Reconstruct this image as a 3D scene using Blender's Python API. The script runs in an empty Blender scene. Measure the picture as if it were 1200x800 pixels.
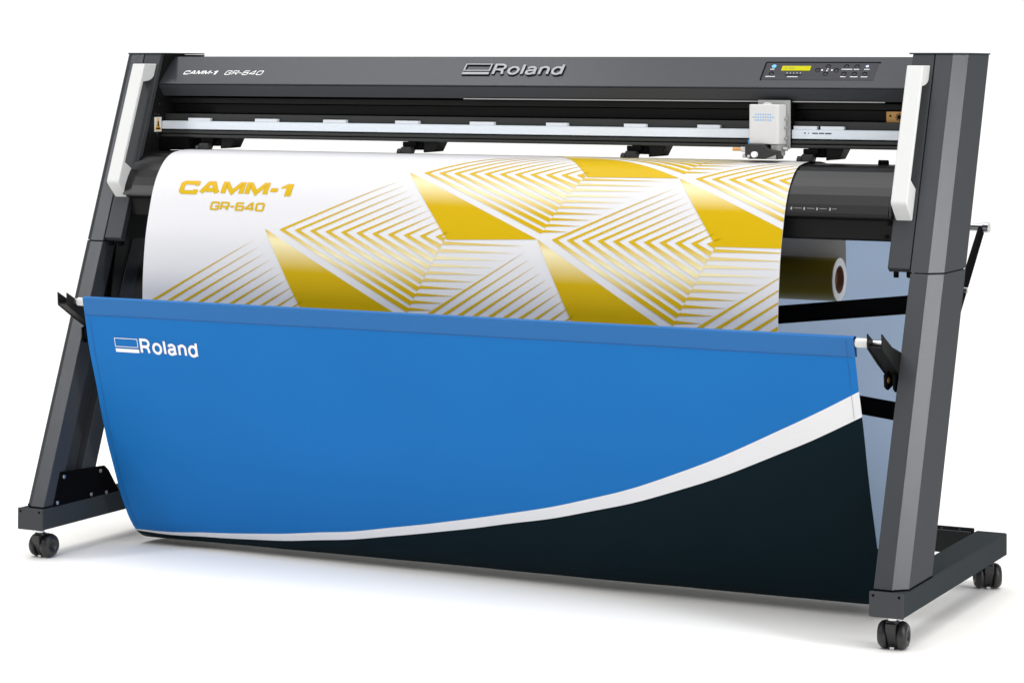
import bpy, bmesh, math, random
from mathutils import Vector, Matrix
random.seed(4)
sc = bpy.context.scene
C = sc.collection

# ------------------------------------------------------------------ camera
cam_d = bpy.data.cameras.new('camera'); cam = bpy.data.objects.new('camera', cam_d); C.objects.link(cam)
YAW, ROLL = 0.46646, 0.00295
fwd = Vector((-math.sin(YAW), math.cos(YAW), 0))
r0 = Vector((math.cos(YAW), math.sin(YAW), 0)); u0 = Vector((0, 0, 1))
rr = r0*math.cos(ROLL)+u0*math.sin(ROLL); uu = u0*math.cos(ROLL)-r0*math.sin(ROLL)
mw = Matrix((rr, uu, -fwd)).transposed().to_4x4(); mw.translation = Vector((3.6118, -4.7601, 1.1000))
cam.matrix_world = mw
cam_d.sensor_width = 36; cam_d.lens = 36*3008.11/1200
cam_d.shift_x = 22.10/1200; cam_d.shift_y = -319.92/1200
cam_d.clip_start = .1; cam_d.clip_end = 2000
sc.camera = cam
sc.view_settings.view_transform = 'Standard'; sc.view_settings.look = 'None'
sc.view_settings.exposure = 0; sc.view_settings.gamma = 1
sc.render.engine = 'CYCLES'

# ------------------------------------------------------------------ world: white studio, brighter behind the machine
w = bpy.data.worlds.new('World'); sc.world = w; w.use_nodes = True
nt = w.node_tree; nt.nodes.clear()
out = nt.nodes.new('ShaderNodeOutputWorld'); bg = nt.nodes.new('ShaderNodeBackground')
tc = nt.nodes.new('ShaderNodeTexCoord'); sep = nt.nodes.new('ShaderNodeSeparateXYZ')
mr = nt.nodes.new('ShaderNodeMapRange'); ramp = nt.nodes.new('ShaderNodeValToRGB')
vm = nt.nodes.new('ShaderNodeVectorMath'); vm.operation = 'DOT_PRODUCT'; vm.inputs[1].default_value = (-.33, .944, 0)
nt.nodes.remove(sep); nt.links.new(tc.outputs['Generated'], vm.inputs[0]); nt.links.new(vm.outputs['Value'], mr.inputs['Value'])
mr.inputs['From Min'].default_value = .68; mr.inputs['From Max'].default_value = .90
nt.links.new(mr.outputs[0], ramp.inputs[0])
WF, WB = .20, 1.0
ramp.color_ramp.elements[0].color = (WF, WF, WF*1.02, 1); ramp.color_ramp.elements[1].color = (WB, WB, WB, 1)
nt.links.new(ramp.outputs[0], bg.inputs['Color']); bg.inputs['Strength'].default_value = 1.05
nt.links.new(bg.outputs[0], out.inputs[0])

def area(name, loc, target, sx, sy, power, col=(1, 1, 1)):
    d = bpy.data.lights.new(name, 'AREA'); d.shape = 'RECTANGLE'; d.size = sx; d.size_y = sy
    d.energy = power; d.color = col
    o = bpy.data.objects.new(name, d); C.objects.link(o); o.location = loc
    o.rotation_euler = (Vector(target)-Vector(loc)).to_track_quat('-Z', 'Y').to_euler()
    return o
area('overhead_softbox', (1.4, -.6, 4.4), (1.2, .3, 0), 3.6, 2.2, 12)
area('hair_softbox', (-1.0, .5, 4.2), (.65, .45, 1.1), .45, 1.6, 12)
area('side_softbox', (4.95, -.56, 1.75), (2.08, .2, .7), .30, 2.0, 64)
area('left_softbox', (-1.97, -2.05, 2.35), (.05, .2, .7), .42, 1.8, 30)
area('front_softbox', (.9, -3.6, 3.9), (1.2, .2, .6), 3.2, 1.6, 26)
area('low_front_softbox', (.2, -5.8, 1.6), (1.0, .2, .6), 3.2, 1.4, 11)
sd = bpy.data.lights.new('soft_ceiling', 'SUN'); sd.energy = 2.75; sd.angle = math.radians(70)
so = bpy.data.objects.new('soft_ceiling', sd); C.objects.link(so); so.location = (1, -1, 5)
so.rotation_euler = (math.radians(4), math.radians(0), 0)

# ------------------------------------------------------------------ materials
def mat(name, col, rough=.5, metal=0., spec=.5, bump=0, bscale=200, var=0, vscale=6, coat=0, trans=0):
    m = bpy.data.materials.new(name); m.use_nodes = True; t = m.node_tree
    b = t.nodes['Principled BSDF']
    b.inputs['Base Color'].default_value = (*col, 1); b.inputs['Roughness'].default_value = rough
    b.inputs['Metallic'].default_value = metal; b.inputs['Specular IOR Level'].default_value = spec
    b.inputs['Coat Weight'].default_value = coat
    n = t.nodes.new('ShaderNodeTexNoise'); n.inputs['Scale'].default_value = vscale; n.inputs['Detail'].default_value = 5
    g = t.nodes.new('ShaderNodeTexCoord'); t.links.new(g.outputs['Object'], n.inputs['Vector'])
    if var:
        mx = t.nodes.new('ShaderNodeMix'); mx.data_type = 'RGBA'
        mx.inputs[6].default_value = (*[c*(1-var) for c in col], 1); mx.inputs[7].default_value = (*[min(1, c*(1+var)) for c in col], 1)
        t.links.new(n.outputs[0], mx.inputs[0]); t.links.new(mx.outputs[2], b.inputs['Base Color'])
    if bump:
        n2 = t.nodes.new('ShaderNodeTexNoise'); n2.inputs['Scale'].default_value = bscale; n2.inputs['Detail'].default_value = 3
        t.links.new(g.outputs['Object'], n2.inputs['Vector'])
        bp = t.nodes.new('ShaderNodeBump'); bp.inputs['Strength'].default_value = bump; bp.inputs['Distance'].default_value = .001
        t.links.new(n2.outputs[0], bp.inputs['Height']); t.links.new(bp.outputs[0], b.inputs['Normal'])
    return m
def paint(name, diff, gloss, rough, bump=.2, bscale=900, var=.05):
    m = mat(name, diff, .6, bump=bump, bscale=bscale, var=var); t = m.node_tree; b = t.nodes['Principled BSDF']; o = t.nodes['Material Output']
    d = t.nodes.new('ShaderNodeBsdfDiffuse'); g = t.nodes.new('ShaderNodeBsdfGlossy'); a = t.nodes.new('ShaderNodeAddShader')
    d.inputs['Color'].default_value = (*diff, 1)
    for l in list(b.inputs['Base Color'].links): t.links.new(l.from_socket, d.inputs['Color'])
    for l in list(b.inputs['Normal'].links): t.links.new(l.from_socket, d.inputs['Normal']); t.links.new(l.from_socket, g.inputs['Normal'])
    g.inputs['Color'].default_value = (gloss, gloss*1.01, gloss*1.04, 1); g.inputs['Roughness'].default_value = rough
    t.links.new(d.outputs[0], a.inputs[0]); t.links.new(g.outputs[0], a.inputs[1]); t.links.new(a.outputs[0], o.inputs[0]); t.nodes.remove(b)
    return m
M = dict(
    floor=mat('studio_floor_white', (.965, .95, .915), .75, spec=.1),
    leg=paint('powder_coat_grey', (.037, .041, .046), .034, .28),
    foot=paint('powder_coat_slate', (.031, .037, .041), .016, .42),
    cover=paint('satin_grey_cover', (.029, .030, .035), .032, .26, bump=.10, bscale=700, var=.03),
    bevel_shade=mat('shaded_cover_grey', (.036, .038, .043), .5, spec=.3),  # cover grey darkened: shade of the down-facing bevel held in the colour
    side=paint('side_cover_grey', (.042, .045, .049), .022, .40),
    inner=paint('leg_inner_slate', (.032, .036, .045), .02, .5),
    black=paint('matt_black', (.0035, .0035, .004), .004, .4, var=0),
    recess=mat('recess_black', (.006, .006, .006), .5, spec=.2),
    strip=mat('charcoal_strip', (.022, .024, .023), .45, spec=.4),
    apron=mat('satin_black_platen', (.005, .005, .0055), .34, spec=.42),
    rail=mat('brushed_aluminium', (.74, .80, .87), .42, metal=.15, bump=.2, bscale=300),
    tab=mat('white_tab', (.72, .75, .80), .5),
    handle=mat('light_grey_plastic', (.66, .665, .66), .5, bump=.25, bscale=800),
    carr=mat('pale_plastic', (.64, .64, .64), .4),
    carrs=mat('grey_plastic', (.36, .36, .36), .45),
    steel=mat('steel', (.62, .62, .63), .30, metal=1.0),
    brass=mat('brass', (.65, .36, .12), .35, metal=.7),
    rubber=mat('black_rubber', (.014, .014, .015), .42, bump=.3, bscale=300),
    white=mat('white_print', (.85, .85, .86), .5),
    silver=paint('silver_badge', (.27, .275, .285), .06, .3, var=0),
    dark=paint('dark_outline', (.003, .003, .004), .004, .4, var=0),
    panel=paint('panel_grey', (.022, .022, .027), .026, .3, var=0),
    btn=paint('button_dark', (.004, .004, .007), .006, .4, var=0),
    btng=paint('button_grey', (.035, .035, .04), .02, .4, var=0),
    lcd=mat('yellow_green_display', (.52, .50, .0), .5, spec=.1),
    lcdt=mat('display_text', (.36, .36, .02), .5),
    bluel=mat('blue_key', (.12, .48, .9), .4),
    palel=mat('pale_key', (.55, .62, .8), .4),
    dot=mat('blue_dots', (.07, .36, .78), .5),
    gold=None,
    sheet=mat('white_vinyl', (.715, .715, .74), .4, spec=.10),
    blue=mat('blue_fabric', (.010, .158, .475), .62, spec=.12, bump=.35, bscale=1400, var=.05, vscale=3),
    bluehem=mat('blue_fabric_hem', (.022, .145, .40), .62, spec=.25, bump=.35, bscale=1400),
    seam=mat('seam_thread_blue', (.012, .11, .36), .7),
    seamw=mat('seam_thread_white', (.42, .43, .46), .7),
    wband=mat('white_fabric', (.78, .78, .80), .65, spec=.2, bump=.3, bscale=1400),
    blackf=mat('blue_black_fabric', (.0020, .0100, .0150), .6, spec=.06, bump=.3, bscale=1400),
    backf=mat('pale_blue_fabric', (.26, .34, .44), .7, spec=.2, var=.06, vscale=4),
    roll=mat('olive_gold_film', (.25, .19, .02), .35, spec=.4),
    core=mat('cardboard_core', (.13, .055, .032), .8),
    annul=mat('paper_edge', (.72, .72, .71), .7),
    label=mat('label_white', (.75, .73, .68), .5),
    labelo=mat('label_orange', (.85, .42, .03), .5),
    labelb=mat('label_tan', (.55, .30, .08), .5),
)
def translucent(m, col, f):
    t = m.node_tree; b = t.nodes['Principled BSDF']; o = t.nodes['Material Output']
    tr = t.nodes.new('ShaderNodeBsdfTranslucent'); tr.inputs[0].default_value = (*col, 1)
    mxs = t.nodes.new('ShaderNodeMixShader'); mxs.inputs[0].default_value = f
    t.links.new(b.outputs[0], mxs.inputs[1]); t.links.new(tr.outputs[0], mxs.inputs[2]); t.links.new(mxs.outputs[0], o.inputs[0])
translucent(M['backf'], (.40, .52, .72), .6)
def gold_mat():
    m = bpy.data.materials.new('gold_print'); m.use_nodes = True; t = m.node_tree; b = t.nodes['Principled BSDF']
    a = t.nodes.new('ShaderNodeAttribute'); a.attribute_name = 'ink'; t.links.new(a.outputs['Color'], b.inputs['Base Color'])
    b.inputs['Roughness'].default_value = .42; b.inputs['Specular IOR Level'].default_value = .15
    return m
M['gold'] = gold_mat()

# ------------------------------------------------------------------ helpers
def link(name, bm, m, parent=None, smooth=False, bevel=0, seg=2):
    me = bpy.data.meshes.new(name); bmesh.ops.recalc_face_normals(bm, faces=bm.faces) if len(bm.faces) else None
    bm.to_mesh(me); bm.free()
    for mm in (m if isinstance(m, (list, tuple)) else [m]): me.materials.append(mm)
    if smooth:
        for p in me.polygons: p.use_smooth = True
    o = bpy.data.objects.new(name, me); C.objects.link(o)
    if parent: o.parent = parent
    if bevel:
        b = o.modifiers.new('bevel', 'BEVEL'); b.width = bevel; b.segments = seg; b.limit_method = 'ANGLE'; b.angle_limit = math.radians(25)
    return o
def thing(name, label, cat, loc=(0, 0, 0), group=None):
    o = bpy.data.objects.new(name, None); C.objects.link(o); o['label'] = label; o['category'] = cat
    if group: o['group'] = group
    return o
def prism_x(bm, pts, x0, x1):                        # pts: outline in (y, z)
    a = [bm.verts.new((x0, y, z)) for y, z in pts]; b = [bm.verts.new((x1, y, z)) for y, z in pts]
    n = len(pts); bm.faces.new(a); bm.faces.new(b[::-1])
    for i in range(n): bm.faces.new((a[i], b[i], b[(i+1) % n], a[(i+1) % n]))
    return bm
def prism_z(bm, pts, z0, z1, k=0., zref=0.):         # pts: outline in (x, y); sheared back by k per metre of height
    a = [bm.verts.new((x, y+k*(z0-zref), z0)) for x, y in pts]; b = [bm.verts.new((x, y+k*(z1-zref), z1)) for x, y in pts]
    n = len(pts); bm.faces.new(a); bm.faces.new(b[::-1])
    for i in range(n): bm.faces.new((a[i], b[i], b[(i+1) % n], a[(i+1) % n]))
    return bm
def box(bm, x0, x1, y0, y1, z0, z1): return prism_x(bm, [(y0, z0), (y1, z0), (y1, z1), (y0, z1)], x0, x1)
def cyl(bm, p, q, r, n=20, r2=None, caps=True):
    p = Vector(p); q = Vector(q); d = q-p
    bmesh.ops.create_cone(bm, cap_ends=caps, segments=n, radius1=r, radius2=r if r2 is None else r2, depth=d.length,
                          matrix=Matrix.Translation((p+q)/2) @ d.to_track_quat('Z', 'Y').to_matrix().to_4x4())
    return bm
def lathe_x(bm, prof, c, n=28):                      # prof: closed list of (x, r) about an X axis through c
    rings = []
    for x, r in prof:
        rings.append([bm.verts.new((c[0]+x, c[1]+r*math.cos(2*math.pi*i/n), c[2]+r*math.sin(2*math.pi*i/n))) for i in range(n)])
    for a in range(len(rings)):
        A, B = rings[a], rings[(a+1) % len(rings)]
        for i in range(n): bm.faces.new((A[i], A[(i+1) % n], B[(i+1) % n], B[i]))
    return bm
def NB(): return bmesh.new()

W = 2.1; HT = .0922; HB = .0439; FZ = -.0255; K = .383; WF_ = .068; FL = .739; Y0 = .0116
CH = .0272; WP = .0362; DP = .150
def fy(z, o=0): return Y0+K*(z-HT)+o                # front plane of the leaning posts

# ------------------------------------------------------------------ floor
bm = NB(); g = 400
vs = [bm.verts.new(p) for p in ((-g, -g, FZ), (g, -g, FZ), (g, g, FZ), (-g, g, FZ))]; bm.faces.new(vs)
fl = link('floor', bm, M['floor']); fl['kind'] = 'structure'

cut = thing('vinyl_cutter', 'large grey floor standing vinyl cutter with white handles on a wheeled leaning stand', 'vinyl cutter')

# ------------------------------------------------------------------ stand: feet, casters, posts
def mx(x, side): return x if side > 0 else W-x
def msg(pts, side): return [(mx(x, side), y) for x, y in pts]
for side in (-1, 1):
    bm = NB(); a, b = sorted((mx(W-WF_, side), mx(W, side))); box(bm, a, b, .004, FL, HB, HT)
    foot = link('foot', bm, M['foot'], cut, bevel=.003)
    bm = NB(); box(bm, a-.0006, b+.0006, 0, .0055, HB-.0006, HT+.0006)
    ec = link('end_cap', bm, M['side'], foot, bevel=.002)
    for sx in (a+.008, b-.008): link('screw', cyl(NB(), (sx, -.0006, HT-.007), (sx, .004, HT-.007), .0028, 10), M['black'], foot)
    # post
    out_ = [(W-CH-WP, Y0), (W-CH, Y0), (W, Y0+CH), (W, Y0+CH+DP), (W-CH-WP, Y0+CH+DP), (W-CH-WP, Y0+.122), (W-CH-WP+.022, Y0+.122), (W-CH-WP+.022, Y0+.055), (W-CH-WP, Y0+.055)]
    bm = prism_z(NB(), msg(out_, side), HT+.0005, .6885, K, HT)
    leg = link('leg', bm, M['leg'], cut, bevel=.0012)
    bm = prism_z(NB(), msg(out_, side), .6905, 1.1315, K, HT)
    link('upper_post', bm, M['leg'], leg, bevel=.0012)
    ins = [(W-CH-WP+.024, Y0+.004), (W-CH-.002, Y0+.004), (W-.004, Y0+CH+.002), (W-.004, Y0+CH+DP-.004), (W-CH-WP+.024, Y0+CH+DP-.004)]
    bm = prism_z(NB(), msg(ins, side), .680, .700, K, HT)
    link('joint', bm, M['black'], leg)
    bm = prism_z(NB(), msg([(W-CH-WP-.001, Y0-.0015), (W-CH+.001, Y0-.0015), (W+.001, Y0+CH), (W+.001, Y0+CH+DP+.001), (W-CH-WP-.001, Y0+CH+DP+.001)], side), HT+.0003, HT+.0035, 0, 0)
    link('base_gasket', bm, M['black'], leg)
    # gusset plate with bolts on the inner side
    gx = mx(W-CH-WP-.003, side)
    gp = [(.045, .088), (.074, .168), (.246, .160), (.262, .148), (.305, .093), (.288, .060), (.048, .060)]
    bm = prism_x(NB(), gp, *sorted((gx, mx(W-CH-WP-.0003, side))))
    gu = link('gusset_plate', bm, M['black'], cut, bevel=.0006)
    for (py, pz) in ((.083, .156), (.226, .150), (.058, .100), (.190, .100), (.250, .096)):
        bm = cyl(NB(), (gx, py, pz), (mx(W-CH-WP-.007, side), py, pz), .0045, 12); link('bolt', bm, M['steel'], gu, bevel=.001)
    # top cap plate
    capo = [(W-.118-.0015, fy(1.1315)-.0022), (W-CH+.001, fy(1.1315)-.0022), (W+.0022, fy(1.1315)+CH-.001), (W+.0022, fy(1.1315)+CH+DP+.002), (W-.118-.0015, fy(1.1315)+CH+DP+.002)]
    bm = prism_z(NB(), msg(capo, side), 1.1315, 1.1345)
    link('top_cap', bm, M['foot'], cut, bevel=.0008)
    # side cover (inner panel)
    zt_, zb = 1.1315, .694
    pf = [(fy(zt_), zt_), (fy(zb+.004), zb+.004), (fy(zb)+.012, zb-.004), (fy(zb)+.020, zb-.004), (fy(zb)+.020, zb), (fy(zt_)+.014, zt_)]
    pb = [(fy(zt_-.001)+.0145, zt_-.001), (fy(zb)+.0205, zb), (fy(zb)+.14, zb), (fy(.9)+.13, .9), (.60, zt_-.001)]
    link('side_frame', prism_x(NB(), pb, *sorted((mx(W-CH-WP-.003, side), mx(W-.1128, side)))), M['recess'], cut)
    pi = [(fy(.692)+.06, .692), (fy(.692)+.30, .692), (fy(.30)+.36, .30), (fy(.30)+.14, .30)]
    link('inner_plate', prism_x(NB(), pi, *sorted((mx(W-CH-WP+.002, side), mx(W-CH-WP+.006, side)))), M['recess'], cut)
    s0, s1 = sorted((mx(W-CH-WP-.0022, side), mx(W-.1122, side)))
    scv = link('side_cover', prism_x(NB(), pf, s0, s1), M['side'], cut, bevel=.0015)
    for (dx, dy) in ((.013, .018), (.040, .022), (.030, .05)):
        xx = mx(W-.112+dx, side); bm = cyl(NB(), (xx, fy(zb)+dy, zb-.003), (xx, fy(zb)+dy, zb-.016), .0055, 12)
        link('stud', bm, M['black'], scv)
    # handle, seen from the side as a bracket with chamfered foot
    def sp(o, z): return (fy(z)+o, z)
    hp = [sp(-.052, 1.108), sp(-.0003, 1.108), sp(-.0003, 1.078), sp(-.006, 1.072), sp(-.016, 1.068), sp(-.030, 1.066), sp(-.040, 1.066),
          sp(-.042, .876), sp(-.0003, .856), sp(-.0003, .792), sp(-.048, .826), sp(-.052, .832)]
    h0, h1 = sorted((mx(1.994, side), mx(2.0285, side)))
    link('handle', prism_x(NB(), hp, h0, h1), M['handle'], cut, bevel=.0022, seg=3)
    # basket arm: upright U channel reaching forward to the basket rod
    # walls and floor of the channel
    bm = NB()
    dv = Vector((-.150, .066)).normalized()
    wall = [(.205, .528), (.120, .552), (.058, .583), (.060, .553), (.120, .518), (.185, .484), (.200, .483)]
    box_in = sorted((mx(2.006, side), mx(2.009, side)))
    prism_x(bm, wall, *box_in)
    prism_x(bm, [(y+.004, z) for y, z in wall], *sorted((mx(2.034, side), mx(2.037, side))))
    prism_x(bm, [(.062, .5555), (.064, .5585), (.188, .488), (.185, .485)], *sorted((mx(2.0092, side), mx(2.0338, side))))
    ar = link('basket_arm', bm, M['recess'], cut, bevel=.0006)
    bm = NB(); xx = mx(2.022, side)
    prism_x(bm, [(.196, .50), (.140, .494), (.143, .470), (.160, .462), (.198, .470)], *sorted((mx(2.014, side), mx(2.018, side))))
    prism_x(bm, [(.196, .50), (.150, .494), (.153, .466), (.165, .458), (.198, .470)], *sorted((mx(2.029, side), mx(2.033, side))))
    link('clamp', bm, M['black'], ar)
    link('screw', cyl(NB(), (mx(2.012, side), .158, .482), (mx(2.020, side), .158, .482), .006, 12), M['brass'], ar)
    link('screw', cyl(NB(), (xx, .186, .508), (xx, .166, .515), .005, 12), M['brass'], ar)
    # rear arm strap for the back rod
    bm = prism_x(NB(), [(.352, .470), (.372, .452), (.40, .46), (.722, .752), (.714, .7615), (.696, .7605)], *sorted((mx(2.046, side), mx(2.054, side))))
    ra = link('rear_arm', bm, M['black'], cut, bevel=.0006)
    bm = cyl(NB(), (mx(2.044, side), .553, .633), (mx(2.064, side), .553, .633), .006, 14); link('bolt', bm, M['steel'], ra)

# cross braces (an X behind the sheet) and low rear cross member
for (x0, z0, x1, z1, dy) in ((.062, .380, 2.040, .6145, .452), (.062, .597, 2.040, .370, .444)):
    bm = NB(); h = .0195
    prism = [(x0, z0-h), (x1, z1-h), (x1, z1+h), (x0, z0+h)]
    a = [bm.verts.new((x, dy, z)) for x, z in prism]; b = [bm.verts.new((x, dy+.004, z)) for x, z in prism]
    bm.faces.new(a); bm.faces.new(b[::-1])
    for i in range(4): bm.faces.new((a[i], b[i], b[(i+1) % 4], a[(i+1) % 4]))
    link('cross_brace', bm, M['black'], cut)
bm = NB(); box(bm, WF_, W-WF_, .690, .694, .047, .096); box(bm, WF_, W-WF_, .6942, .722, .047, .050); box(bm, WF_, W-WF_, .718, .722, .0502, .100)
cm = link('cross_member', bm, M['strip'], cut, bevel=.0006)
for xx in (1.92, 1.96, 2.0, .14, .18): link('bolt', cyl(NB(), (xx, .7175, .094), (xx, .712, .094), .003, 10), M['steel'], cm)

# casters
def make_caster():
    r = bpy.data.objects.new('caster', None); C.objects.link(r)
    fork = prism_x(NB(), [(-.018, .054), (.022, .054), (.026, .040), (.030, .012), (.022, .004), (.006, .002), (-.006, .020), (-.016, .036)], -.0102, .0102)
    hood = cyl(fork, (0, 0, .050), (0, 0, .058), .0125, 20)
    a = link('fork', fork, M['rubber'], r, bevel=.002)
    b = link('stem', cyl(NB(), (0, 0, .058), (0, 0, .070), .0095, 20), M['steel'], r)
    R = .0275
    ws = []
    for s in (-1, 1):
        pr_ = [(s*.0105, .004), (s*.0105, R-.004), (s*.013, R-.0005), (s*.017, R), (s*.0235, R-.002), (s*.0285, R-.007), (s*.0295, R-.012), (s*.0285, .011), (s*.0265, .0095), (s*.0265, .004)]
        ws.append(link('wheel', lathe_x(NB(), pr_, (0, .012, R), 32), M['rubber'], r, smooth=True))
        ax = cyl(NB(), (s*.0265, .012, R), (s*.0100, .012, R), .0052, 14); h = link('hub', ax, M['strip'], ws[-1])
    c = link('axle_cap', box(NB(), -.004, .004, -.0035, .004, .001, .006), M['steel'], r)
    return r
c0 = make_caster()
def copy_tree(o, parent):
    c = o.copy(); C.objects.link(c); c.parent = parent
    for ch in list(o.children): copy_tree(ch, c)
    return c
for i, (x, y, a) in enumerate(((W-.034, .040, 4), (.034, .040, -6), (W-.030, .697, 25), (.034, .697, -20))):
    c = c0 if i == 0 else copy_tree(c0, cut)
    c.parent = cut; c.location = (x, y, FZ); c.rotation_euler = (0, 0, math.radians(a))

# ------------------------------------------------------------------ machine head
CX0, CX1 = .1125, 1.9875
FO = (.3982, 1.0608); TP = (.4638, 1.1248)
prof = [(.60, 1.131), TP[:1]+(1.1248,), FO, (.4202, 1.0318), (.60, 1.0318)]
tcv = link('top_cover', prism_x(NB(), [(.60, 1.1265), (.4650, 1.1258), TP, FO, (.4215, 1.0333), (.60, 1.0333)], CX0, CX1), M['cover'], cut, bevel=.0012)
link('shaded_bevel', prism_x(NB(), [(.3998, 1.0578), (.3984, 1.0572), (.4200, 1.0315), (.4260, 1.0315), (.4230, 1.0328)], CX0, CX1), M['bevel_shade'], tcv)  # lower bevel of the cover, its shade painted as a darker grey
link('cover_lip_highlight', box(NB(), .93, 1.925, .4165, .420, 1.0292, 1.0316), M['carrs'], tcv)  # inner lip of the cover, edge highlight put into its lighter grey
# map (x, q) on the sloping face; q 0 at the fold, 1 at the top edge
def CF(x, q, off=0):
    n = Vector((0, -.0640, .0656)).normalized()
    return Vector((x, FO[0]+(TP[0]-FO[0])*q, FO[1]+(TP[1]-FO[1])*q))+n*off
QL = .09165                                          # metres per unit q
# beam and rails in the recess
link('recess_wall', box(NB(), CX0, CX1, .50, .585, .930, 1.0312), M['recess'], cut)
bm = NB()
for (y, z0, z1) in ((.446, 1.014, 1.027), (.468, .990, 1.0125), ):
    box(bm, CX0, CX1, y, .4995, z0, z1)
link('upper_rail', bm, M['recess'], cut, bevel=.001)
link('rail_backing', box(NB(), CX0, CX1, .428, .4995, .9505, .9885), M['strip'], cut, bevel=.0012)
bm = NB(); box(bm, CX0, CX1, .4155, .4275, .9515, .9712); box(bm, CX0, CX1, .4125, .4154, .9525, .9702)
gr = link('guide_rail', bm, M['rail'], cut)
for x in (.186, .374, .561, .753, .946, 1.138, 1.328, 1.502, 1.723, 1.7835):
    link('tab', box(NB(), x, x+(.061 if x < 1 else .052), .4165, .4277, .9714, .9785), M['tab'], gr)
random.seed(2)
bm = NB()
for x0, x1 in ((1.748, 1.752), (1.757, 1.759), (1.766, 1.779), (1.781, 1.793), (1.795, 1.809)):
    box(bm, x0, x1, .4122, .4124, .9625, .9650)
link('rail_print', bm, M['panel'], gr)
bm = NB()
box(bm, CX0, CX1, .4115, .4995, .9405, .9485); box(bm, CX0, CX1, .4090, .4995, .9315, .9390)
link('lower_rail', bm, M['strip'], cut, bevel=.0025)
bm = NB(); box(bm, CX0, .196, .40, .50, .902, .9313)
link('end_block', bm, M['black'], cut, bevel=.001)
for x0, x1, y, z in ((CX0, .150, .470, .90), (CX1-.03, CX1, .45, .93)): link('bearing_plate', box(NB(), x0, x1, y, .4995, z, 1.031), M['black'], cut)
for (yy, xx, zz) in ((.462, .118, 1.010), (.462, .124, .998), (.466, .120, .985)): pass
for (y, z) in ((.402, 1.012), (.385, .988), (.398, .986), (.392, .940)): link('screw', cyl(NB(), (.1125, y, z), (.1140, y, z), .0020, 8), M['steel'], cut)

# warning labels
LX = .1130
def lq(bm, x, a, b, c, d): bm.faces.new([bm.verts.new((x, y, z)) for y, z in ((a, c), (b, c), (b, d), (a, d))])
lb = link('warning_label', box(NB(), LX, LX+.0006, .380, .410, .945, .980), M['label'], cut)
bm = NB(); v = [bm.verts.new((LX+.0010, y, z)) for y, z in ((.383, .949), (.407, .949), (.402, .960), (.397, .977), (.393, .977), (.388, .960))]; bm.faces.new(v)
link('warning_symbol', bm, M['labelo'], lb)
bm = NB(); lq(bm, LX+.0014, .3925, .3975, .957, .970); lq(bm, LX+.0014, .386, .404, .951, .9545); link('warning_mark', bm, M['dark'], lb)
lb = link('warning_label', box(NB(), 1.921, 1.962, .440, .4412, .988, 1.011), M['labelb'], cut)
bm = NB()
for i in range(8):
    a = i*math.pi/4; cx_, cz_ = 1.949, .9995
    p = Vector((cx_, .4397, cz_)); d = Vector((math.cos(a), 0, math.sin(a))); n = Vector((-d.z, 0, d.x))*.0012
    v = [bm.verts.new(q) for q in (p-n+d*.001, p+n+d*.001, p+n+d*.0085, p-n+d*.0085)]; bm.faces.new(v)
cyl(bm, (1.949, .4393, .9995), (1.949, .4399, .9995), .004, 12)
v = [bm.verts.new(q) for q in ((1.926, .4397, 1.000), (1.933, .4397, 1.000), (1.9295, .4397, 1.006))]; bm.faces.new(v)
link('warning_mark', bm, M['dark'], lb)

# platen / apron: folded sheet metal, flat bends
pl = [(.60, .800), (.2585, .800), (.260, .806), (.266, .823), (.2765, .8425), (.2885, .859), (.304, .874), (.325, .889), (.346, .8965), (.375, .900), (.42, .9018), (.50, .8975), (.60, .877)]
pf = [(y+.004, z-.0015) for y, z in pl]
ap = link('platen', prism_x(NB(), pf, .106, 1.982), M['apron'], cut)
for s in (-1, 1):
    x0, x1 = (.1015, .1058) if s < 0 else (1.9822, 1.9865)
    link('end_rim', prism_x(NB(), [(y+.004+(.0 if z > .81 else .003), z-.001) for y, z in pl], x0, x1), M['side'], ap, bevel=.0012)
# depth gauge print on the platen (white ticks)
bm = NB()
def PLF(x, t): return Vector((x, .266+.004+(.260-.266)*t-.0006, .823-.0013+(.806-.823)*t))
def quad3(bm, ps): bm.faces.new([bm.verts.new(p) for p in ps])
for x in (1.772, 1.800, 1.828, 1.856):
    quad3(bm, [PLF(x, .40), PLF(x+.003, .40), PLF(x+.003, .72), PLF(x, .72)])
for x0, x1 in ((1.779, 1.796), (1.807, 1.824), (1.835, 1.850), (1.862, 1.872)):
    quad3(bm, [PLF(x0, .50), PLF(x1, .50), PLF(x1, .545), PLF(x0, .545)])
link('scale_print', bm, M['carrs'], ap)
link('nub', cyl(NB(), (1.905, .44, .902), (1.925, .44, .902), .007, 14), M['black'], ap)
lbm = link('lower_beam', prism_x(NB(), [(.60, .7995), (.262, .7995), (.262, .796), (.285, .790), (.285, .752), (.289, .748), (.60, .748)], .1125, 1.9875), M['recess'], cut, bevel=.001)
for x, z in ((1.979, .785), (1.973, .758)): link('bolt', cyl(NB(), (x, .280, z), (x, .286, z), .004, 10), M['black'], lbm)

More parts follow.
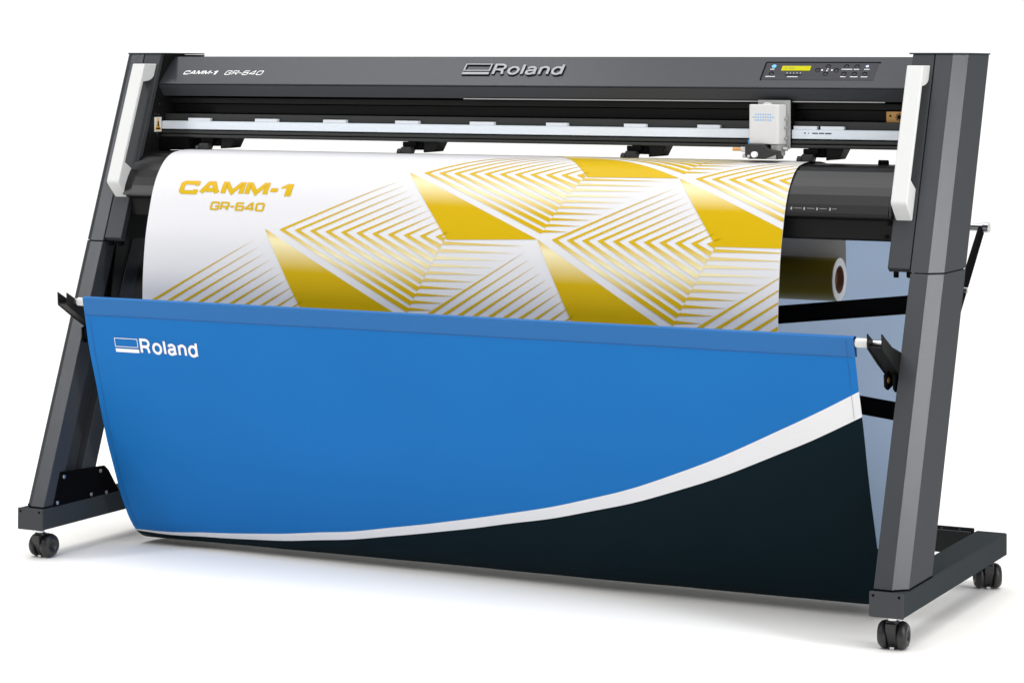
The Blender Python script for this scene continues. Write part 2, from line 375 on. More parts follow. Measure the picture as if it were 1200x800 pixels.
# pinch rollers
def make_pinch():
    r = bpy.data.objects.new('pinch_roller', None); C.objects.link(r)
    bm = NB(); box(bm, .018, .058, .0, .045, .908, .9272); box(bm, .012, .046, -.012, .0, .916, .9268)
    bmesh.ops.translate
    link('bracket', bm, M['black'], r, bevel=.002)
    a = NB(); vv = [(.058, .9272), (.098, .9272), (.086, .9045), (.058, .9020)]
    p = [a.verts.new((x, .004, z)) for x, z in vv]; q = [a.verts.new((x, .05, z)) for x, z in vv]; a.faces.new(p); a.faces.new(q[::-1])
    for i in range(4): a.faces.new((p[i], q[i], q[(i+1) % 4], p[(i+1) % 4]))
    link('lever', a, M['recess'], r, bevel=.001)
    link('arm', prism_x(NB(), [(-.018, .914), (.0, .918), (.01, .910), (.0, .897), (-.016, .899)], .010, .036), M['strip'], r, bevel=.002)
    link('roller', cyl(NB(), (-.001, -.008, .9015), (.009, -.008, .9015), .0095, 18), M['rubber'], r, bevel=.001)
    link('roller', cyl(NB(), (.0092, -.008, .9015), (.024, -.008, .9015), .0070, 18), M['rubber'], r, bevel=.001)
    link('pin', cyl(NB(), (.0245, -.008, .9015), (.034, -.008, .9015), .0025, 10), M['steel'], r)
    return r
pr0 = make_pinch()
for i, x in enumerate((.215, .765, 1.326, 1.735)):
    o = pr0 if i == 0 else copy_tree(pr0, cut); o.parent = cut; o.location = (x, .42, .0040)

# cutting carriage
ca = bpy.data.objects.new('cutting_carriage', None); C.objects.link(ca); ca.parent = cut
link('back_plate', box(NB(), 1.6465, 1.7195, .4040, .4085, .930, 1.0335), M['carrs'], ca, bevel=.001)
link('slide_block', box(NB(), 1.690, 1.7205, .4087, .446, .935, 1.0335), M['black'], ca, bevel=.001)
def prism_y(bm, pts, y0, y1):
    a = [bm.verts.new((x, y0, z)) for x, z in pts]; b = [bm.verts.new((x, y1, z)) for x, z in pts]; n = len(pts)
    bm.faces.new(a); bm.faces.new(b[::-1])
    for i in range(n): bm.faces.new((a[i], b[i], b[(i+1) % n], a[(i+1) % n]))
    return bm
bm = prism_z(NB(), [(1.6365, .379), (1.639, .3755), (1.698, .3755), (1.7035, .378), (1.7115, .4035), (1.6365, .4035)], .940, 1.0245)
hd = link('carriage_cover', bm, M['carr'], ca, bevel=.0028, seg=3)
bm = cyl(NB(), (1.6735, .380, 1.0205), (1.6735, .4030, 1.0205), .0085, 20); link('latch', bm, M['carr'], hd, bevel=.001)
bm = NB()
for row, (z, n, x0) in enumerate(((1.0032, 7, 1.6530), (.9972, 9, 1.6475), (.9912, 7, 1.6530))):
    for i in range(n):
        x = x0+i*.0055
        bmesh.ops.create_circle(bm, cap_ends=True, segments=10, radius=.0015, matrix=Matrix.Translation((x, .3752, z)) @ Matrix.Rotation(math.pi/2, 4, 'X'))
link('dot_pattern', bm, M['dot'], hd)
link('skirt', prism_z(NB(), [(1.6850, .3790), (1.703, .3800), (1.7105, .4030), (1.6850, .4030)], .9155, .9398), M['carrs'], ca, bevel=.002)
bm = prism_y(NB(), [(1.632, .9385), (1.638, .9405), (1.672, .9405), (1.685, .930), (1.706, .926), (1.706, .9085), (1.640, .9085), (1.632, .915)], .364, .4035)
th = link('tool_holder', bm, M['strip'], ca, bevel=.002)
bm = prism_y(NB(), [(1.680, .9095), (1.703, .9095), (1.703, .918)], .3625, .3638); link('tip_guard', bm, M['carrs'], th)
link('knob', cyl(NB(), (1.6565, .352, .9185), (1.6565, .3638, .9185), .0064, 22), M['white'], th, bevel=.001)
link('screw', cyl(NB(), (1.6425, .360, .9145), (1.6425, .3638, .9145), .0034, 14), M['steel'], th)
bm = cyl(NB(), (1.621, .375, .9285), (1.6315, .375, .9285), .0055, 14); cyl(bm, (1.6235, .375, .9145), (1.6315, .375, .9145), .0042, 14); box(bm, 1.6255, 1.6315, .368, .382, .922, .934)
link('fitting', bm, M['steel'], th)
link('brass_tip', cyl(NB(), (1.601, .375, .9285), (1.6205, .375, .9285), .0038, 14), M['brass'], th)
link('blue_clip', box(NB(), 1.6295, 1.6360, .390, .402, .940, .949), M['dot'], ca)
link('side_screw', cyl(NB(), (1.7095, .392, .9305), (1.719, .392, .9305), .0045, 14), M['steel'], ca)
bm = NB(); 
for z in (.952, .975, .994): cyl(bm, (1.712, .398, z), (1.7165, .398, z), .0035, 10)
link('hinge', bm, M['carrs'], ca)

# ------------------------------------------------------------------ 2-D artwork mapped on to surfaces
GL = {  # heavy extended lettering as thick strokes in a 1 x 1 cell: (width, [strokes])
    'C': (1.0, [[(1., .70), (.98, 1.), (.12, 1.), (0, .86), (0, .14), (.12, 0), (.98, 0), (1., .30)]]),
    'A': (1.12, [[(0, 0), (.42, 1.), (.72, 1.), (1.12, 0)], [(.30, .30), (.86, .30)]]),
    'M': (1.25, [[(0, 0), (0, 1.), (.12, 1.), (.62, .12), (1.12, 1.), (1.25, 1.), (1.25, 0)]]),
    '-': (.30, [[(-.1, .45), (.40, .45)]]),
    '1': (.50, ['P', [(-.12, .62), (-.12, .80), (.26, 1.13), (.66, 1.13), (.66, -.13), (.22, -.13), (.22, .74), (.02, .62)]]),
    'G': (1.0, [[(1., .72), (1., .9), (.9, 1.), (.12, 1.), (0, .86), (0, .14), (.12, 0), (.9, 0), (1., .12), (1., .46), (.55, .46)]]),
    'R': (1.0, [[(0, 0), (0, 1.), (.9, 1.), (1., .88), (1., .55), (.9, .42), (.13, .42)], [(.66, .33), (1., 0)]]),
    '6': (1.0, [[(1., 1.), (.12, 1.), (0, .86), (0, .14), (.12, 0), (.88, 0), (1., .12), (1., .44), (.88, .55), (.14, .55)]]),
    '4': (1.0, [[(.80, 0), (.80, 1.), (.66, 1.), (0, .34), (0, .22), (.68, .22)], [(.92, .22), (1.06, .22)]]),
    '0': (1.0, [[(.5, 1.), (.12, 1.), (0, .86), (0, .14), (.12, 0), (.88, 0), (1., .14), (1., .86), (.88, 1.), (.49, 1.)]]),
}
def stroke(bm, pts, t, tx=None):
    pts = [p for i, p in enumerate(pts) if i == 0 or (Vector(p)-Vector(pts[i-1])).length > 1e-4]
    #                     # mitred thick polyline, returns nothing; t vertical, tx horizontal half widths
    tx = tx or t; n = len(pts); L, Rr = [], []
    for i in range(n):
        p = Vector(pts[i]); a = (p-Vector(pts[i-1])).normalized() if i else None; b = (Vector(pts[i+1])-p).normalized() if i < n-1 else None
        if a is None: a = b
        if b is None: b = a
        m = (a+b).normalized(); nn = Vector((-m.y, m.x)); na = Vector((-a.y, a.x)); f = 1/max(.45, nn.dot(na))
        L.append(bm.verts.new((p.x+nn.x*f*tx, p.y+nn.y*f*t, 0))); Rr.append(bm.verts.new((p.x-nn.x*f*tx, p.y-nn.y*f*t, 0)))
    for i in range(n-1): bm.faces.new((L[i], L[i+1], Rr[i+1], Rr[i]))
def text_mesh(txt, x0, y0, wtot, h, skew=0, t=.11, gap=.24, tx=None):
    bm = NB(); adv = 0; items = []; tx = tx or t
    for ch in txt:
        if ch == ' ': adv += .55; continue
        wd, st = GL[ch]; items.append((adv, st)); adv += wd+2*tx+gap
    adv -= gap; sx = wtot/adv
    for a, st in items:
        if st[0] == 'P':
            f = bm.faces.new([bm.verts.new((x0+(x+a+tx)*sx+skew*(t+y*(1-2*t))*h, y0+(t+y*(1-2*t))*h, 0)) for x, y in st[1]]); bmesh.ops.triangulate(bm, faces=[f]); continue
        for k, s in enumerate(st):
            b2 = NB(); stroke(b2, [(x, t+y*(1-2*t)) for x, y in s], t, tx)
            for v in b2.verts: v.co = Vector((x0+(v.co.x+a+tx)*sx+skew*v.co.y*h, y0+v.co.y*h, k*.0003))
            me = bpy.data.meshes.new('t'); b2.to_mesh(me); b2.free(); bm.from_mesh(me); bpy.data.meshes.remove(me)
    return bm
def font_mesh(txt, x0, y0, wtot, h, off=.018, skew=0):
    cu = bpy.data.curves.new('t', 'FONT'); cu.body = txt; cu.size = 1; cu.offset = off; cu.resolution_u = 4
    o = bpy.data.objects.new('t', cu); C.objects.link(o); dg = bpy.context.evaluated_depsgraph_get(); dg.update()
    me = bpy.data.meshes.new_from_object(o.evaluated_get(dg)); bm = NB(); bm.from_mesh(me)
    xs = [v.co.x for v in bm.verts]; ys = [v.co.y for v in bm.verts]; a, b, c, d = min(xs), max(xs), min(ys), max(ys)
    for v in bm.verts:
        yy = (v.co.y-c)/(d-c); v.co = Vector((x0+(v.co.x-a)/(b-a)*wtot+skew*yy*h, y0+yy*h, 0))
    bpy.data.objects.remove(o); bpy.data.meshes.remove(me); bpy.data.curves.remove(cu)
    return bm
def arc(cx, cy, rx, ry, a0, a1, n=10): return [(cx+rx*math.cos(math.radians(a0+(a1-a0)*i/n)), cy+ry*math.sin(math.radians(a0+(a1-a0)*i/n))) for i in range(n+1)]
def word_mesh(x0, y0, wtot, h, t=.075, tx=None):
    tx = tx or t; X = .74
    gl = [(.66, [[(0, 0), (0, 1), (.18, 1)]+arc(.36, .735, .27, .265, 90, -90)+[(.06, .47)], [(.36, .45), (.52, .36), (.56, .2), (.57, .08), (.62, 0)]]),
          (.60, [arc(.30, X/2, .30, X/2, 90, 450, 22)]), (.0, [[(0, 0), (0, 1)]]),
          (.56, [arc(.26, X-.22, .24, .22, 165, 0)+[(.50, .12), (.56, 0)], [(.50, .42), (.20, .38)]+arc(.19, .19, .19, .19, 90, 270, 8)+[(.34, .03), (.50, .20)]]),
          (.50, [[(0, 0), (0, X)], [(.02, X-.26)]+arc(.25, X-.25, .25, .25, 165, 0)+[(.50, 0)]]),
          (.58, [arc(.29, X/2, .29, X/2, 90, 450, 22), [(.58, 0), (.58, 1)]])]
    tot = sum(w_ for w_, _ in gl)+len(gl)*2*tx+.13*(len(gl)-1); sx = wtot/tot; a = tx; bm = NB()
    for w_, st in gl:
        for k, p in enumerate(st):
            b2 = NB(); stroke(b2, [(x, t+y*(1-2*t)) for x, y in p], t, tx)
            for v in b2.verts: v.co = Vector((x0+(v.co.x+a)*sx, y0+v.co.y*h, k*.0003))
            me = bpy.data.meshes.new('t'); b2.to_mesh(me); b2.free(); bm.from_mesh(me); bpy.data.meshes.remove(me)
        a += w_+2*tx+.13
    return bm
def quad2(bm, x0, y0, x1, y1, z=0): bm.faces.new([bm.verts.new(p) for p in ((x0, y0, z), (x1, y0, z), (x1, y1, z), (x0, y1, z))])
def thick(bm, d):                                    # give the flat artwork some depth downwards
    r = bmesh.ops.extrude_face_region(bm, geom=bm.faces[:])
    for v in [e for e in r['geom'] if isinstance(e, bmesh.types.BMVert)]: v.co.z += d
def mapped(bm, fn):
    for v in bm.verts: v.co = fn(v.co.x, v.co.y, v.co.z)
    return bm

# writing on the cover: small model lettering and the raised badge
cm_ = lambda off: (lambda x, y, z: CF(x, y, off+z))
bm = text_mesh('CAMM-1', .167, .335, .092, .145, skew=.03, t=.11, gap=.18)
link('model_lettering', mapped(bm, cm_(.0006)), M['white'], tcv)
bm = text_mesh('GR-640', .284, .325, .104, .160, skew=.03, t=.080, gap=.25)
link('model_lettering', mapped(bm, cm_(.0006)), M['white'], tcv)
def badge(x0, grow=0, z=0):
    bm = NB(); g = grow; xa, xb = x0, x0+.068; q0, q1 = .485, .735; e = .0032; eq = .028
    quad2(bm, xa-g, q1-eq-g*9, xb+g, q1+g*9, z); quad2(bm, xa-g, q0-g*9, xb+g, q0+eq+g*9, z)
    quad2(bm, xa-g, q0+eq+g*9, xa+e+g, q1-eq-g*9, z); quad2(bm, xb-e-g, q0+eq+g*9, xb+g, q1-eq-g*9, z)
    quad2(bm, xa-g, .365-g*9, xb+g, .440+g*9, z)
    f = word_mesh(x0+.0755-g, .352-g*9, .175+2*g, .385+18*g, .075+g*22, .078+g*22)
    me = bpy.data.meshes.new('t'); f.to_mesh(me); f.free(); bm.from_mesh(me); bpy.data.meshes.remove(me)
    return bm
bm = badge(.923, .0009); thick(bm, .0015); link('badge_outline', mapped(bm, lambda x, y, z: CF(x+.0012, y-.020, .0003+z)), M['dark'], tcv)
bm = badge(.923); thick(bm, .0022); link('badge', mapped(bm, lambda x, y, z: CF(x, y, .0024+z-.0015)), M['silver'], tcv)

# control panel
cp = link('control_panel', mapped((lambda b: (quad2(b, 1.648, .245, 1.900, .825), b)[1])(NB()), cm_(.0005)), M['panel'], cut)
bm = NB(); quad2(bm, 1.6475, .815, 1.9050, .845); quad2(bm, 1.6465, .235, 1.6495, .815)
link('panel_edge', mapped(bm, cm_(.0010)), M['dark'], cp)
def key(name, x, q, m, r=.0048, h=.0014, n=14, sq=1.0):
    bm = NB(); bmesh.ops.create_circle(bm, cap_ends=True, segments=n, radius=1)
    for v in bm.verts: v.co = Vector((x+v.co.x*r, q+v.co.y*r*sq/QL, 0))
    thick(bm, h); return link(name, mapped(bm, cm_(.0006)), m, cp, bevel=.0002)
key('power_key', 1.669, .685, M['bluel'], .0052); key('pause_key', 1.878, .690, M['palel'], .0036)
for x, q in ((1.668, .447), (1.770, .569), (1.791, .691), (1.790, .450), (1.812, .564), (1.832, .692), (1.855, .689), (1.831, .452), (1.854, .450), (1.877, .447)):
    key('key_ring', x, q+.008, M['btn'], .0058, .0003); key('key', x+.0007, q-.018, M['btng'], .0040, .0010)
bm = NB(); quad2(bm, 1.688, .548, 1.753, .702); thick(bm, .0008); ds = link('display', mapped(bm, cm_(.0006)), M['lcd'], cp)
bm = NB()
for i, x in enumerate((1.695, 1.698, 1.704, 1.707, 1.710, 1.713, 1.716)): quad2(bm, x, .600, x+.0018, .655)
link('display_text', mapped(bm, cm_(.0018)), M['lcdt'], ds)
bm = NB(); quad2(bm, 1.700, .392, 1.737, .420); link('slider_slot', mapped(bm, cm_(.0008)), M['dark'], cp)
bm = NB()
for i in range(5): quad2(bm, 1.7025+i*.0075, .450, 1.7045+i*.0075, .495)
link('slider_marks', mapped(bm, cm_(.0008)), M['carrs'], cp)
bm = NB()
for x0, x1, q in ((1.6625, 1.672, .592), (1.6575, 1.677, .350), (1.7065, 1.729, .344), (1.823, 1.845, .597), (1.850, 1.861, .597), (1.873, 1.884, .597), (1.8255, 1.837, .350), (1.847, 1.863, .350), (1.871, 1.884, .350)):
    x = x0
    while x < x1: quad2(bm, x, q-.012, x+.0019, q+.014); x += .0024
for x, q in ((1.780, .57), (1.802, .57)): quad2(bm, x-.0018, q-.02, x+.0018, q+.02)
quad2(bm, 1.7905, .590, 1.7935, .615); quad2(bm, 1.7895, .535, 1.7925, .560)
link('key_legend', mapped(bm, cm_(.0009)), M['white'], cp)

# ------------------------------------------------------------------ profile surfaces (sheet, basket fabric)
def smoothp(P, n=12):
    P = [Vector(p) for p in P]; o = []
    for i in range(len(P)-1):
        a, b, c, d = P[max(i-1, 0)], P[i], P[i+1], P[min(i+2, len(P)-1)]
        for j in range(n):
            t = j/n; o.append(.5*(2*b+(c-a)*t+(2*a-5*b+4*c-d)*t*t+(3*b-a-3*c+d)*t**3))
    o.append(P[-1]); return o
class Prof:
    def __init__(s, P, n=12):
        s.p = smoothp(P, n); s.d = [0]
        for a, b in zip(s.p, s.p[1:]): s.d.append(s.d[-1]+(b-a).length)
    def at(s, t, off=0):
        t = min(max(t, 0), s.d[-1]-1e-6); i = 0
        lo, hi = 0, len(s.d)-1
        while hi-lo > 1:
            m = (lo+hi)//2
            if s.d[m] <= t: lo = m
            else: hi = m
        a, b = s.p[lo], s.p[lo+1]; u = (t-s.d[lo])/(s.d[lo+1]-s.d[lo]); q = a.lerp(b, u); g = (b-a).normalized()
        return q.x+g.y*off, q.y-g.x*off              # off > 0 moves to the front/outside
SH = Prof([(.60, .880), (.50, .8995), (.42, .9035), (.375, .9015), (.338, .895), (.308, .878), (.281, .848), (.262, .812), (.247, .765), (.233, .71), (.225, .65), (.221, .60), (.2205, .55), (.22, .5), (.222, .40), (.23, .33)])
SX0, SX1 = .190, 1.762
def SF(x, s, off=0):
    y, z = SH.at(s, -off); return Vector((x, y, z))
def sheet_side():
    a = SH.at(.3, 0); b = SH.at(.3, .01); return b
bm = NB(); NX = 60; NS = 130
back = Prof([(.6485, .640), (.6475, .690), (.642, .745), (.632, .81), (.617, .858), (.60, .880)])
rows = [back.at(back.d[-1]*i/14) for i in range(14)]+[SH.at(SH.d[-1]*i/NS) for i in range(NS+1)]
grid = [[bm.verts.new((SX0+(SX1-SX0)*j/NX, y, z)) for j in range(NX+1)] for y, z in rows]
for i in range(len(rows)-1):
    for j in range(NX): bm.faces.new((grid[i][j], grid[i][j+1], grid[i+1][j+1], grid[i+1][j]))
sh = link('printed_sheet', bm, M['sheet'], smooth=True)
sh['label'] = 'white vinyl sheet with gold triangle print draped over the front of the cutter'; sh['category'] = 'printed sheet'
# outward side of the sheet is towards -Y: check the sign of the offset once
o1 = SH.at(.3, .01); o0 = SH.at(.3, 0); SGN = 1 if o1[0] < o0[0] else -1
def SFo(x, s, z=0):
    y, zz = SH.at(s, SGN*(.0007+z)); return Vector((x, y, zz))

GOLD = Vector((.60, .395, .0)); PALE = Vector((.86, .78, .48)); ORG = Vector((.68, .41, .03))
def slice_s(bm, step):
    ys = [v.co.y for v in bm.verts]; y = math.floor(min(ys)/step)*step+step
    while y < max(ys):
        bmesh.ops.bisect_plane(bm, geom=bm.verts[:]+bm.edges[:]+bm.faces[:], plane_co=(0, y, 0), plane_no=(0, 1, 0)); y += step
def ink_link(name, bm, colf, parent):
    lay = bm.loops.layers.float_color.new('ink')
    for f in bm.faces:
        for l in f.loops: l[lay] = (*colf(l.vert.co.x, l.vert.co.y), 1)
    mapped(bm, SFo); return link(name, bm, M['gold'], parent)
def clipx(bm):
    for x, n in ((SX1-.0005, 1), (SX0+.0005, -1)):
        bmesh.ops.bisect_plane(bm, geom=bm.verts[:]+bm.edges[:]+bm.faces[:], plane_co=(x, 0, 0), plane_no=(n, 0, 0), clear_outer=True)
def grad(s0, s1, k=(.0, .22, .62)):
    def f(x, s):
        t = (s-s0)/(s1-s0)
        if t < 0: c = GOLD
        elif t < k[0]: c = GOLD
        elif t < k[1]: c = GOLD.lerp(PALE, (t-k[0])/(k[1]-k[0]))
        elif t < k[2]: c = PALE.lerp(GOLD, (t-k[1])/(k[2]-k[1]))
        else: c = GOLD
        return c
    return f
def cell(P, Cc, D, nxt, tri_base=None, n=11, up=None, upf=.86, spikes=True):
    """one panel: P apex (left), Cc right corner, D bottom vertex; fan of V stripes between; up = direction of the row above"""
    P, Cc, D = Vector(P), Vector(Cc), Vector(D)
    gf = grad(P.y, D.y, (.02, .30, .62)); bm = NB()
    def q4(*a): bm.faces.new([bm.verts.new((p.x, p.y, 0)) for p in a])
    sp_ = (Cc-P)/(n+.6)
    for i in range(n):
        t = (i+.95)/(n+.6); t2 = (i+.95)/(n+.6)
        tip = P.lerp(Cc, t); end = D.lerp(Cc, t2)      # lower arm
        w0 = .0125; w1 = .0195 if i else .017
        a = tip+sp_*.0; b = tip+Vector((w0*1.15, 0)); e0 = end; e1 = D.lerp(Cc, min(1, t2+.58/(n+.6)))
        q4(a, b, e1, e0)
        if up is not None:
            top = tip+Vector(up)*(upf*(1-t)+.05)
            q4(a, a+Vector((w0*1.10, 0)), top+Vector((.0005, 0)), top)
    slice_s(bm, .008); clipx(bm)
    if len(bm.faces): ink_link('print_stripes', bm, gf, sh)
    else: bm.free()
    if spikes:
        bm = NB(); Wd = .190
        for i in range(n-1):
            t = (i+.62)/(n+.2); p = Cc.lerp(D, t); t3 = t+.44/(n+.2); p2 = Cc.lerp(D, t3)
            ln = Wd*(1-t)**.8+.02
            bm.faces.new([bm.verts.new((v.x, v.y, 0)) for v in (p, p+Vector((ln, (p2.y-p.y)*.5)), p2)])
        slice_s(bm, .008); clipx(bm)
        if len(bm.faces): ink_link('print_stripes', bm, gf, sh)
        else: bm.free()
def tri(A, B, Cx, k=(0, .04, .46)):
    bm = NB(); bm.faces.new([bm.verts.new((*p, 0)) for p in (A, B, Cx)]); slice_s(bm, .008); clipx(bm)
    s0, s1 = A[1], B[1]
    def f(x, s):
        t = (s-s0)/(s1-s0)
        if t < .14: return GOLD.lerp(PALE, t/.14)
        if t < .5: return PALE.lerp(GOLD, (t-.14)/.36)
        return GOLD
    ink_link('print_triangle', bm, f, sh)
# triangles
tri((.859, .318), (.984, .474), (1.204, .466)); tri((.514, .464), (.625, .652), (.885, .652))
tri((1.204, .466), (1.300, .652), (1.520, .652)); tri((1.511, .316), (1.618, .468), (1.850, .466))
tri((1.150, .165), (1.296, .319), (1.511, .316))
# stripe fans
cell((.859, .318), (1.293, .314), (1.204, .466), None, up=(.311, -.128), upf=1.0)
cell((.514, .464), (.981, .468), (.885, .652), None, up=(.345, -.146))
cell((1.204, .466), (1.620, .462), (1.520, .652), None, up=(.325, -.148))
cell((1.511, .316), (1.945, .314), (1.850, .466), None, up=(.311, -.128))
cell((1.150, .165), (1.600, .165), (1.511, .316), None, up=None)
cell((.150, .652), (.640, .652), (.56, .82), None, up=(.350, -.190), spikes=False)
cell((.885, .652), (1.315, .652), (1.20, .82), None, up=(.300, -.185), spikes=False)
cell((1.520, .652), (1.99, .652), (1.9, .82), None, up=(.300, -.185), spikes=False)
# lettering on the sheet (s grows downwards, so flip)
def flip(bm, s):
    for v in bm.verts: v.co.y = s-v.co.y
    return bm
bm = text_mesh('CAMM-1', .262, 0, .306, .0335, skew=.12, t=.145, gap=.07, tx=.175); flip(bm, .3885); slice_s(bm, .006)
ink_link('print_lettering', bm, lambda x, s: ORG.lerp(GOLD, min(1, max(0, (s-.355)/.025))), sh)
bm = text_mesh('GR-640', .356, 0, .147, .0205, skew=.10, t=.105, gap=.10, tx=.15); flip(bm, .4245); slice_s(bm, .006)
ink_link('print_lettering', bm, lambda x, s: GOLD, sh)

# media roll
ro = thing('media_roll', 'olive gold roll of vinyl with white end lying behind the hanging sheet', 'media roll')
RC = (0, .600, .640)
link('wound_film', lathe_x(NB(), [(SX0, .0475), (SX1, .0475), (SX1, .044), (SX0, .044)], RC, 64), M['roll'], ro, smooth=False)
link('paper_end', lathe_x(NB(), [(SX0+.001, .0438), (SX1+.0015, .0438+.0034), (SX1+.0015, .0308), (SX0+.001, .0308)], RC, 64), M['annul'], ro)
link('core', lathe_x(NB(), [(SX0, .0306), (SX1+.001, .0306), (SX1+.001, .0275), (SX0, .0275)], RC, 64), M['core'], ro)
link('core_plug', lathe_x(NB(), [(SX1-.03, .0273), (SX1-.012, .0273), (SX1-.012, .001), (SX1-.03, .001)], RC, 40), M['core'], ro)

# ------------------------------------------------------------------ media basket
ba = thing('media_basket', 'blue fabric catch basket with white swoosh slung between the legs of the cutter', 'fabric basket')
FB = Prof([(.0795, .570), (.094, .52), (.109, .466), (.125, .415), (.141, .365), (.157, .315), (.174, .267), (.192, .218), (.212, .17), (.231, .125), (.249, .085), (.2655, .050), (.283, .022), (.305, .004), (.333, -.004), (.37, .004), (.41, .035), (.45, .09), (.50, .18), (.56, .30), (.62, .45), (.665, .60), (.69, .70), (.699, .752)], 10)
FEND = FB.d[-1]
F0, F1 = SH.at(0), FB.at(.2, .01); FSG = 1 if FB.at(.2, .01)[0] < FB.at(.2, 0)[0] else -1
def FX0(s): return .121+.004*math.sin(min(s, .6)/.6*math.pi)*-1+(.020*max(0, (s-.50)/.15) if s > .5 else 0)*.9
def FX1(s): return 1.9715+.004*math.sin(min(s, .6)/.6*math.pi)
def wob(x, s):
    e = min(1, s/.15)*max(0, 1-max(0, s-.55)/.1)
    return e*(.0040*math.sin(x*4.1+s*3)+.0016*math.sin(x*11+s*9+1)+.0009*math.sin(x*23-s*17)+.0006*math.sin(x*41+s*29))
def drop(x, s):
    t = min(1, max(0, (s-.46)/.14)); t = t*t*(3-2*t)
    if s > .75: t *= max(0, 1-(s-.75)/.3)
    return -.012*(1-x/2.0)*t
def FF(u, s, off=0):                                  # u: 0..1 across
    x = FX0(s)+(FX1(s)-FX0(s))*u; y, z = FB.at(s, FSG*(off+wob(x, s))); return Vector((x, y, z+drop(x, s)))
def FXY(x, s, off=0):
    y, z = FB.at(s, FSG*(off+wob(x, s))); return Vector((x, y, z+drop(x, s)))
SWU = [(.12, .586), (.20, .586), (.30, .583), (.464, .572), (.703, .543+.003), (.93, .507), (1.149, .461), (1.257, .432), (1.363, .399), (1.467, .363), (1.57, .321), (1.671, .273), (1.77, .222), (1.866, .172), (1.9755, .111)]
SWL = [(.12, .590), (.20, .597), (.30, .598), (.464, .592), (.696, .566), (.925, .529), (1.145, .487), (1.252, .460), (1.357, .431), (1.462, .399), (1.564, .361), (1.665, .321), (1.764, .276), (1.86, .227), (1.9755, .166)]
def mk(P):
    def f(x):
        for i in range(len(P)-1):
            if x <= P[i+1][0] or i == len(P)-2:
                a = P[max(i-1, 0)]; b = P[i]; c = P[i+1]; d = P[min(i+2, len(P)-1)]
                t = (x-b[0])/(c[0]-b[0]); t = min(max(t, 0), 1.02)
                m0 = (c[1]-a[1])/max(1e-6, c[0]-a[0])*(c[0]-b[0]); m1 = (d[1]-b[1])/max(1e-6, d[0]-b[0])*(c[0]-b[0])
                return (2*t**3-3*t*t+1)*b[1]+(t**3-2*t*t+t)*m0+(-2*t**3+3*t*t)*c[1]+(t**3-t*t)*m1
    return f
def soft(f):
    def g(x):
        q = max(0, min(.17, x-.13, 1.972-x)); return sum(f(x+q*d/6) for d in range(-6, 7))/13
    return g
su, sl = soft(mk(SWU)), soft(mk(SWL))
NXF = 150
def strip(sa, sb_, n):                                # surface between two s(x) curves
    bm = NB(); g = []
    for j in range(NXF+1):
        col = []
        for i in range(n+1):
            u = j/NXF; x = .121+(1.9735-.121)*u
            s = sa(x)+(sb_(x)-sa(x))*i/n; col.append(bm.verts.new(FF(u, s)))
        g.append(col)
    for j in range(NXF):
        for i in range(n): bm.faces.new((g[j][i], g[j+1][i], g[j+1][i+1], g[j][i+1]))
    return bm
link('blue_fabric', strip(lambda x: .040, su, 50), M['blue'], ba, smooth=True)
bm = strip(lambda x: .0, lambda x: .040, 6)
wr = [(.0795, .570), (.0835, .5725), (.092, .5735), (.099, .570), (.1025, .562), (.101, .545), (.1045, .531)]
for j in range(NXF):
    ua, ub = [.121+(1.9735-.121)*(j+i)/NXF for i in (0, 1)]
    for (ya, za), (yb, zb_) in zip(wr, wr[1:]):
        bm.faces.new([bm.verts.new(p) for p in ((FX0(0)+(FX1(0)-FX0(0))*j/NXF, ya, za), (FX0(0)+(FX1(0)-FX0(0))*(j+1)/NXF, ya, za), (FX0(0)+(FX1(0)-FX0(0))*(j+1)/NXF, yb, zb_), (FX0(0)+(FX1(0)-FX0(0))*j/NXF, yb, zb_))])
bmesh.ops.remove_doubles(bm, verts=bm.verts, dist=.0004)
link('hem', bm, M['bluehem'], ba, smooth=True)
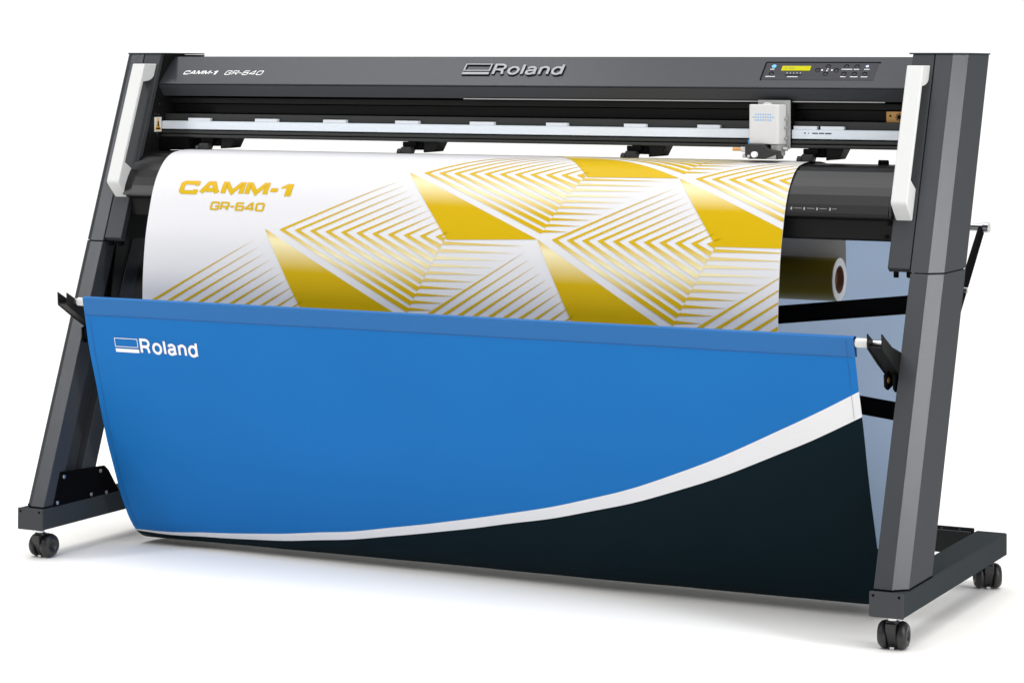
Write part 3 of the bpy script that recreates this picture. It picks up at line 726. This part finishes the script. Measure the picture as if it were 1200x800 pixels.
link('white_band', strip(su, sl, 6), M['wband'], ba, smooth=True)
SB = .80
link('black_fabric', strip(sl, lambda x: SB, 50), M['blackf'], ba, smooth=True)
link('back_fabric', strip(lambda x: SB, lambda x: FEND, 40), M['backf'], ba, smooth=True)
def ribbon(pts, hw, m, name):                         # pts in (x, s)
    bm = NB(); stroke(bm, pts, hw); mapped(bm, lambda x, s, z: FXY(x, s, .0009)); link(name, bm, m, ba)
ribbon([(.124+i*(1.966-.124)/60, .0405) for i in range(61)], .0007, M['seam'], 'seam')
ribbon([(FX1(s)-.0165, s) for s in [.004+.1*i/10 for i in range(11)]], .0006, M['seam'], 'seam')
ribbon([(FX0(s)+.014, s) for s in [.042+.53*i/40 for i in range(41)]], .0006, M['seam'], 'seam')
ribbon([(FX1(s)-.0165, s) for s in [.121+.052*i/6 for i in range(7)]], .0006, M['seamw'], 'seam')
# rods
link('front_rod', cyl(NB(), (.074, .0915, .5605), (2.031, .0915, .5605), .0072, 24), M['steel'], ba, smooth=False)
link('back_rod', cyl(NB(), (.036, .705, .757), (2.064, .705, .757), .0085, 24), M['steel'], ba)
link('rod_cap', cyl(NB(), (2.0545, .705, .757), (2.068, .705, .757), .0115, 20), M['steel'], ba, bevel=.001)
for xa, xb in ((1.974, 1.998), (.102, .120)): link('rod_sleeve', cyl(NB(), (xa, .0915, .5605), (xb, .0915, .5605), .0095, 24), M['handle'], ba)
# logo on the fabric
bm = NB(); e = .0016
x0, x1, a, b = .193, .2565, .092, .1135
for r in ((x0, a, x1, a+e), (x0, b-e, x1, b), (x0, a+e, x0+e, b-e), (x1-e, a+e, x1, b-e), (x0, .1175, x1+.001, .1262)): quad2(bm, *r)
f = word_mesh(.262, 0, .157, .0375, .088, .092)
for v in f.verts: v.co.y = .1275-v.co.y
me = bpy.data.meshes.new('t'); f.to_mesh(me); f.free(); bm.from_mesh(me); bpy.data.meshes.remove(me)
link('logo', mapped(bm, lambda x, s, z: FXY(x, s, .0012)), M['white'], ba)
